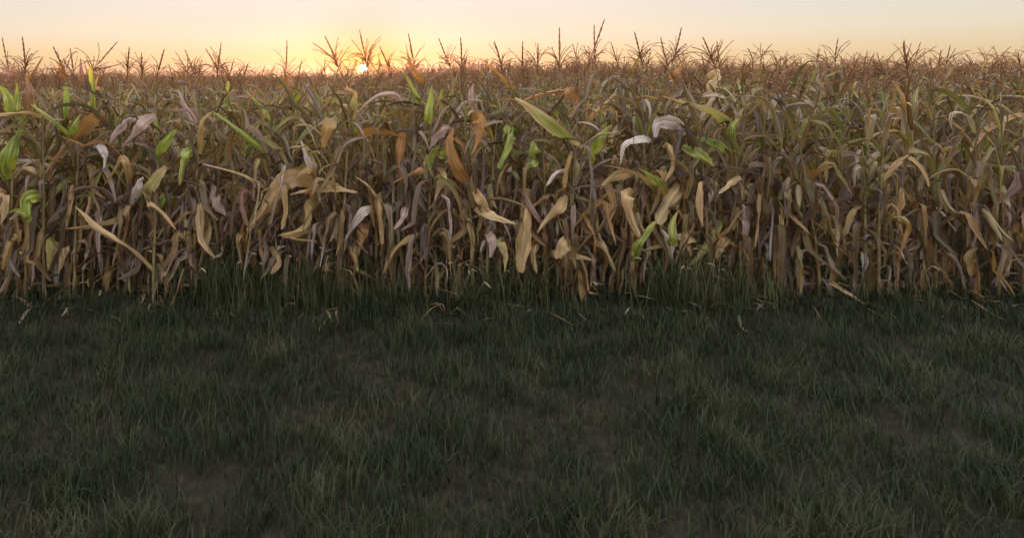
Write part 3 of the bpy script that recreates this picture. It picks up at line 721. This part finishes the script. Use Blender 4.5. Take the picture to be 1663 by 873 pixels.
for o, r in sorted((q for q in plants if q[1] > 0), key=lambda q: (q[1], q[0].location.x / q[0].location.y)):
    o['category'] = 'corn plant'
    o['group'] = 'corn plants in the %s row' % ROWS[r]
    u = U0 + o.location.x / o.location.y * F
    h = max([a for a in hero_us if a <= u], default=None)
    n = seen_[(r, h)] = seen_.get((r, h), -1) + 1
    if h is None: o['label'] = '%s row plant, %s from the left edge of the photo' % (ROWS[r], ORD[n])
    else: o['label'] = '%s row plant, %s to the right behind the plant with %s' % (ROWS[r], ORD[n], brief(h))
for p in second:
    if 'tassel' in p:
        t = p['tassel']
        side = 'left' if t[0][0] < t[1][0] - 4 else ('right' if t[0][0] > t[1][0] + 4 else '')
        o = p['root']
        nearest = min(HERO_STALKS, key=lambda u: abs(u - p['u']))
        o['label'] = 'second row plant, tall tassel %s, behind the plant with %s' % ('leaning ' + side if side else 'standing straight', brief(nearest))

# ------------------------------------------------------------------ the rest of the field: one mass of standing corn
def light_plant(rr, upper):
    mb = MB()
    st = gen_stalk(rr, 4, 5)
    mb.merge(st, Matrix.Identity(4), mi=1)
    zmin = .7 if upper else 0
    for kind, g, idx, z, az, s in plan_plant(rr, .6, 15):
        if z < zmin: continue
        b = gen_leaf(kind, rr, 7, 3, tint=rr.random(), green=rr.choice([.42, .5, .58, .68, .85]) if g else 0.0)
        mb.merge(b, T3((0, 0, z)) @ rotz(az) @ Matrix.Scale(s, 4), mi=0)
    nk = rr.uniform(0, .16)
    lean = Matrix.Rotation(R(rr.gauss(0, 10)), 4, 'X')
    tube(mb, [Vector((0, 0, STALK_H - .05)), Vector((0, 0, STALK_H + nk + .02))], [.005, .005], 3, mi=2)
    sp = gen_spike(rr, rr.uniform(.24, .42), .12, 8, 3, .0058)
    mb.merge(sp, T3((0, 0, STALK_H + nk)) @ lean, mi=2)
    nbr = rr.randint(8, 13)
    for b in range(nbr):
        mb.merge(gen_branch(rr, 6, 3, None, .0042), T3((0, 0, STALK_H + nk)) @ lean @ T3((0, 0, .02 + .12 * b / nbr)) @ rotz(b * 2.4 + rr.uniform(-.5, .5)), mi=2)
    return mb
fr_ = random.Random(77)
allv = MB(); NV = 16
for k in range(NV):
    allv.merge(light_plant(fr_, k >= 5), Matrix.Identity(4), var=k)
pts = []
nr = np.random.default_rng(3)
def corn_row(Y, x0, x1, step, near):
    x = x0 + nr.random() * step
    while x < x1:
        rise = .09 * sstep(-1, 3.5, x) * (1 if Y < 40 else .6)
        pts.append((x, Y + nr.normal() * .06, nr.random() * 6.283, float(np.clip(nr.normal(.965, .04), .86, 1.07)) + rise, int(nr.integers(0, 5) if near else nr.integers(5, NV))))
        x += step * (.8 + .4 * nr.random())
for r in range(7):                                  # beside the plants built one by one
    Y = ROW_Y[r]
    left_end = (-15 - U0) / F * Y - .1
    corn_row(Y, left_end - 3, left_end, .19, True)
    if r >= 2:
        u_end = dict(deep).get(r, 1215)
        corn_row(Y, (max(u_end, -15) - U0) / F * Y, 1.25 * Y, .19, True)
    else:
        corn_row(Y, 1.17 * Y, 1.17 * Y + 2.5, .19, True)
Y = ROW_Y[6] + .75
while Y < 110:
    st = .19 if Y < 22 else (.30 if Y < 45 else .5)
    corn_row(Y, -.70 * Y - 2, 1.22 * Y + 2, st, Y < 13)
    Y += .75 if Y < 60 else 1.5
me = allv.mesh('standing_corn', [M_LEAF, M_STALK, M_TASSEL])
nb0 = len(me.vertices)
me.vertices.add(len(pts))
arr = np.empty((len(me.vertices), 3), dtype=np.float32); tmp = np.empty(len(me.vertices) * 3, dtype=np.float32)
me.vertices.foreach_get('co', tmp); arr[:] = tmp.reshape(-1, 3)
P_ = np.array(pts)
arr[nb0:, 0] = P_[:, 0]; arr[nb0:, 1] = P_[:, 1]; arr[nb0:, 2] = 0
me.vertices.foreach_set('co', arr.ravel())
def pattr(name, typ, vals):
    a = me.attributes.new(name, typ, 'POINT'); a.data.foreach_set('value', vals)
z0 = np.zeros(nb0)
pattr('place', 'INT', np.concatenate([z0, np.ones(len(pts))]).astype(np.int32))
pattr('variant', 'INT', np.concatenate([np.array(allv.var), P_[:, 4]]).astype(np.int32))
pattr('turn', 'FLOAT', np.concatenate([z0, P_[:, 2]]).astype(np.float32))
pattr('size', 'FLOAT', np.concatenate([z0, P_[:, 3]]).astype(np.float32))
field = link('standing_corn', me)
field['kind'] = 'stuff'; field['category'] = 'corn field'
field['label'] = 'dense mass of dry brown standing corn reaching back to the horizon'

ng = bpy.data.node_groups.new('scatter', 'GeometryNodeTree')
ng.interface.new_socket('Geometry', in_out='INPUT', socket_type='NodeSocketGeometry')
ng.interface.new_socket('Geometry', in_out='OUTPUT', socket_type='NodeSocketGeometry')
gi, go = N(ng, 'NodeGroupInput'), N(ng, 'NodeGroupOutput')
def named(name, typ): return N(ng, 'GeometryNodeInputNamedAttribute', data_type=typ, i_Name=name)
GL = ng.links.new
sepg = N(ng, 'GeometryNodeSeparateGeometry', domain='POINT'); GL(gi.outputs[0], sepg.inputs['Geometry'])
pl = named('place', 'INT'); GL(pl.outputs[0], sepg.inputs['Selection'])
spl = N(ng, 'GeometryNodeSplitToInstances', domain='POINT'); GL(sepg.outputs['Inverted'], spl.inputs['Geometry'])
va = named('variant', 'INT'); GL(va.outputs[0], spl.inputs['Group ID'])
m2p = N(ng, 'GeometryNodeMeshToPoints'); GL(sepg.outputs['Selection'], m2p.inputs['Mesh'])
iop = N(ng, 'GeometryNodeInstanceOnPoints'); iop.inputs['Pick Instance'].default_value = True
GL(m2p.outputs[0], iop.inputs['Points']); GL(spl.outputs[0], iop.inputs['Instance']); GL(va.outputs[0], iop.inputs['Instance Index'])
tu = named('turn', 'FLOAT'); cx = N(ng, 'ShaderNodeCombineXYZ'); GL(tu.outputs[0], cx.inputs['Z']); 
e2r = N(ng, 'FunctionNodeEulerToRotation'); GL(cx.outputs[0], e2r.inputs[0]); GL(e2r.outputs[0], iop.inputs['Rotation'])
sz = named('size', 'FLOAT'); GL(sz.outputs[0], iop.inputs['Scale'])
GL(iop.outputs[0], go.inputs[0])
md = field.modifiers.new('scatter', 'NODES'); md.node_group = ng

# ------------------------------------------------------------------ ground, grass verge and weeds
def grid_ground():
    xs = np.concatenate([np.linspace(-600, -12, 8), np.linspace(-11, 16, 90), np.linspace(17, 600, 8)])
    ys = np.concatenate([np.linspace(-300, 0, 6), np.linspace(.3, 12, 60), np.linspace(13, 900, 14)])
    v = [(x, y, .02 * math.sin(x * 1.9 + y) * math.sin(y * 1.3) if 0 < y < 12 and -11 < x < 16 else 0.0) for y in ys for x in xs]
    nx = len(xs); f = [(j * nx + i, j * nx + i + 1, (j + 1) * nx + i + 1, (j + 1) * nx + i) for j in range(len(ys) - 1) for i in range(nx - 1)]
    g = bpy.data.meshes.new('ground'); g.from_pydata(v, [], f); g.materials.append(M_SOIL)
    g.polygons.foreach_set('use_smooth', [True] * len(f))
    return g
gd = link('ground', grid_ground()); gd['kind'] = 'structure'; gd['label'] = 'dark bare soil under the corn and along its edge'; gd['category'] = 'ground'

def grass_mesh(name, spots, hmin, hmax, wid, per, spread, rr, mat=None):
    V, Fc = [], []
    for (x, y) in spots:
        for b in range(per):
            h = rr.uniform(hmin, hmax) * (.55 + .9 * (.5 + .5 * math.sin(x * 5.3 + 2 * math.sin(y * 3.7)) * math.sin(y * 6.1 + x))); a = rr.uniform(0, 6.283); bend = rr.uniform(.15, .8) * h
            ox, oy = x + rr.gauss(0, spread), y + rr.gauss(0, spread)
            dx, dy = math.cos(a), math.sin(a); w = wid * rr.uniform(.6, 1.3); sx, sy = -dy * w, dx * w
            base = len(V)
            for s, ww in ((0, 1), (.45, .9), (.8, .55)):
                cx_, cy_, cz = ox + dx * bend * s * s, oy + dy * bend * s * s, h * (s - .25 * s * s * bend / h)
                V.append((cx_ - sx * ww, cy_ - sy * ww, cz)); V.append((cx_ + sx * ww, cy_ + sy * ww, cz))
            V.append((ox + dx * bend, oy + dy * bend, h * (1 - .3 * bend / h)))
            Fc += [(base, base + 1, base + 3, base + 2), (base + 2, base + 3, base + 5, base + 4), (base + 4, base + 5, base + 6)]
    m = bpy.data.meshes.new(name); m.from_pydata(V, [], Fc); m.materials.append(mat or M_GRASS)
    m.polygons.foreach_set('use_smooth', [True] * len(Fc))
    return m
gr_ = random.Random(8)
sp_ = []
for _ in range(11000):
    y = 1.5 + 3.9 * gr_.random() ** .8
    x = gr_.uniform(-.80 * y - 2.2, 1.30 * y + 2.2)
    if math.sin(x * 3.1 + 1.3 * math.sin(y * 2.7)) + math.sin(y * 4.3 + x * 1.1) + gr_.uniform(-.9, .9) > -1.8: sp_.append((x, y))
gs = link('grass', grass_mesh('grass', sp_, .04, .16, .0028, 10, .05, gr_)); gs['kind'] = 'stuff'; gs['label'] = 'rough dark green grass verge in front of the corn'; gs['category'] = 'grass'
sp_ = []
for _ in range(900):
    y = gr_.uniform(5.05, 6.6)
    u = gr_.choice([gr_.gauss(440, 70), gr_.gauss(430, 60), gr_.gauss(780, 50), gr_.gauss(1150, 60), gr_.uniform(-40, 1690)])
    sp_.append(((u - U0) / F * y, y))
wd = link('weeds', grass_mesh('weeds', sp_, .12, .50, .0042, 14, .06, gr_, M_WEED)); wd['kind'] = 'stuff'; wd['label'] = 'taller dark green grassy weeds between the feet of the front corn stalks'; wd['category'] = 'weeds'

lit = MB(); gl_ = random.Random(31)
flat = [gen_leaf(k, gl_, 7, 3, tint=gl_.random()) for k in ('arch', 'rolled', 'upright', 'crumple') for _ in range(4)]
for _ in range(520):
    y = min(6.1, max(4.6, gl_.gauss(5.35, .28)))
    M = T3((gl_.uniform(-.75 * y, 1.25 * y), y, .03 + .05 * gl_.random())) @ rotz(gl_.uniform(0, 6.28)) @ Matrix.Rotation(R(gl_.uniform(40, 85)), 4, 'Y') @ Matrix.Diagonal((1, 1, 1, 1)) @ Matrix.Scale(gl_.uniform(.2, .65), 4)
    b = gl_.choice(flat); c = MB(); c.merge(b, M)
    c.v = [(p[0], p[1], max(.012, p[2] if p[2] < .1 else .1 + (p[2] - .1) * .25)) for p in c.v]
    lit.merge(c, Matrix.Identity(4))
fl = link('fallen_leaves', lit.mesh('fallen_leaves', [M_LEAF])); fl['kind'] = 'stuff'; fl['category'] = 'leaf litter'; fl['label'] = 'dry corn leaves fallen on the ground along the field edge'
hd = MB()
for _ in range(90):
    y = gl_.uniform(5.0, 5.6); u = gl_.choice([gl_.gauss(440, 60), gl_.gauss(780, 45), gl_.gauss(1150, 50), gl_.uniform(0, 1600)])
    x = (u - U0) / F * y; h = gl_.uniform(.25, .52); a = gl_.uniform(0, 6.28); b = gl_.uniform(.02, .12)
    dx, dy = math.cos(a) * b, math.sin(a) * b
    st_ = [Vector((x + dx * t * t, y + dy * t * t, h * t)) for t in (0, .35, .7, 1)]
    tube(hd, st_, [.0016, .0015, .0013, .0012], 3)
    e = st_[-1]; d_ = Vector((dx * 1.5, dy * 1.5, h * .25 - b)).normalized() * gl_.uniform(.04, .075)
    tube(hd, [e + d_ * t + Vector((0, 0, -.02 * t * t)) for t in (0, .2, .5, .8, 1)], [.002, .006, .0068, .0055, .0015], 5)
ho = link('seed_heads', hd.mesh('seed_heads', [M_HUSK])); ho['kind'] = 'stuff'; ho['category'] = 'grass'; ho['label'] = 'pale seed heads of wild grass between the corn stalks'

# ------------------------------------------------------------------ evening haze over the field
HAZE = .0007
if HAZE:
    import bmesh
    bm = bmesh.new(); bmesh.ops.create_cube(bm, size=1)
    hm = bpy.data.meshes.new('haze'); bm.to_mesh(hm); bm.free()
    m, t = new_mat('haze')
    o = N(t, 'ShaderNodeOutputMaterial'); pv = N(t, 'ShaderNodeVolumePrincipled', i_Density=HAZE, i_Anisotropy=.80)
    pv.inputs['Color'].default_value = (.95, .86, .84, 1)
    t.links.new(pv.outputs[0], o.inputs['Volume'])
    hm.materials.append(m)
    hz = link('haze', hm); hz.location = (0, 470, 1.2); hz.scale = (1300, 1700, 4.6)
    hz['kind'] = 'stuff'; hz['label'] = 'thin pinkish evening haze over the corn field'; hz['category'] = 'haze'
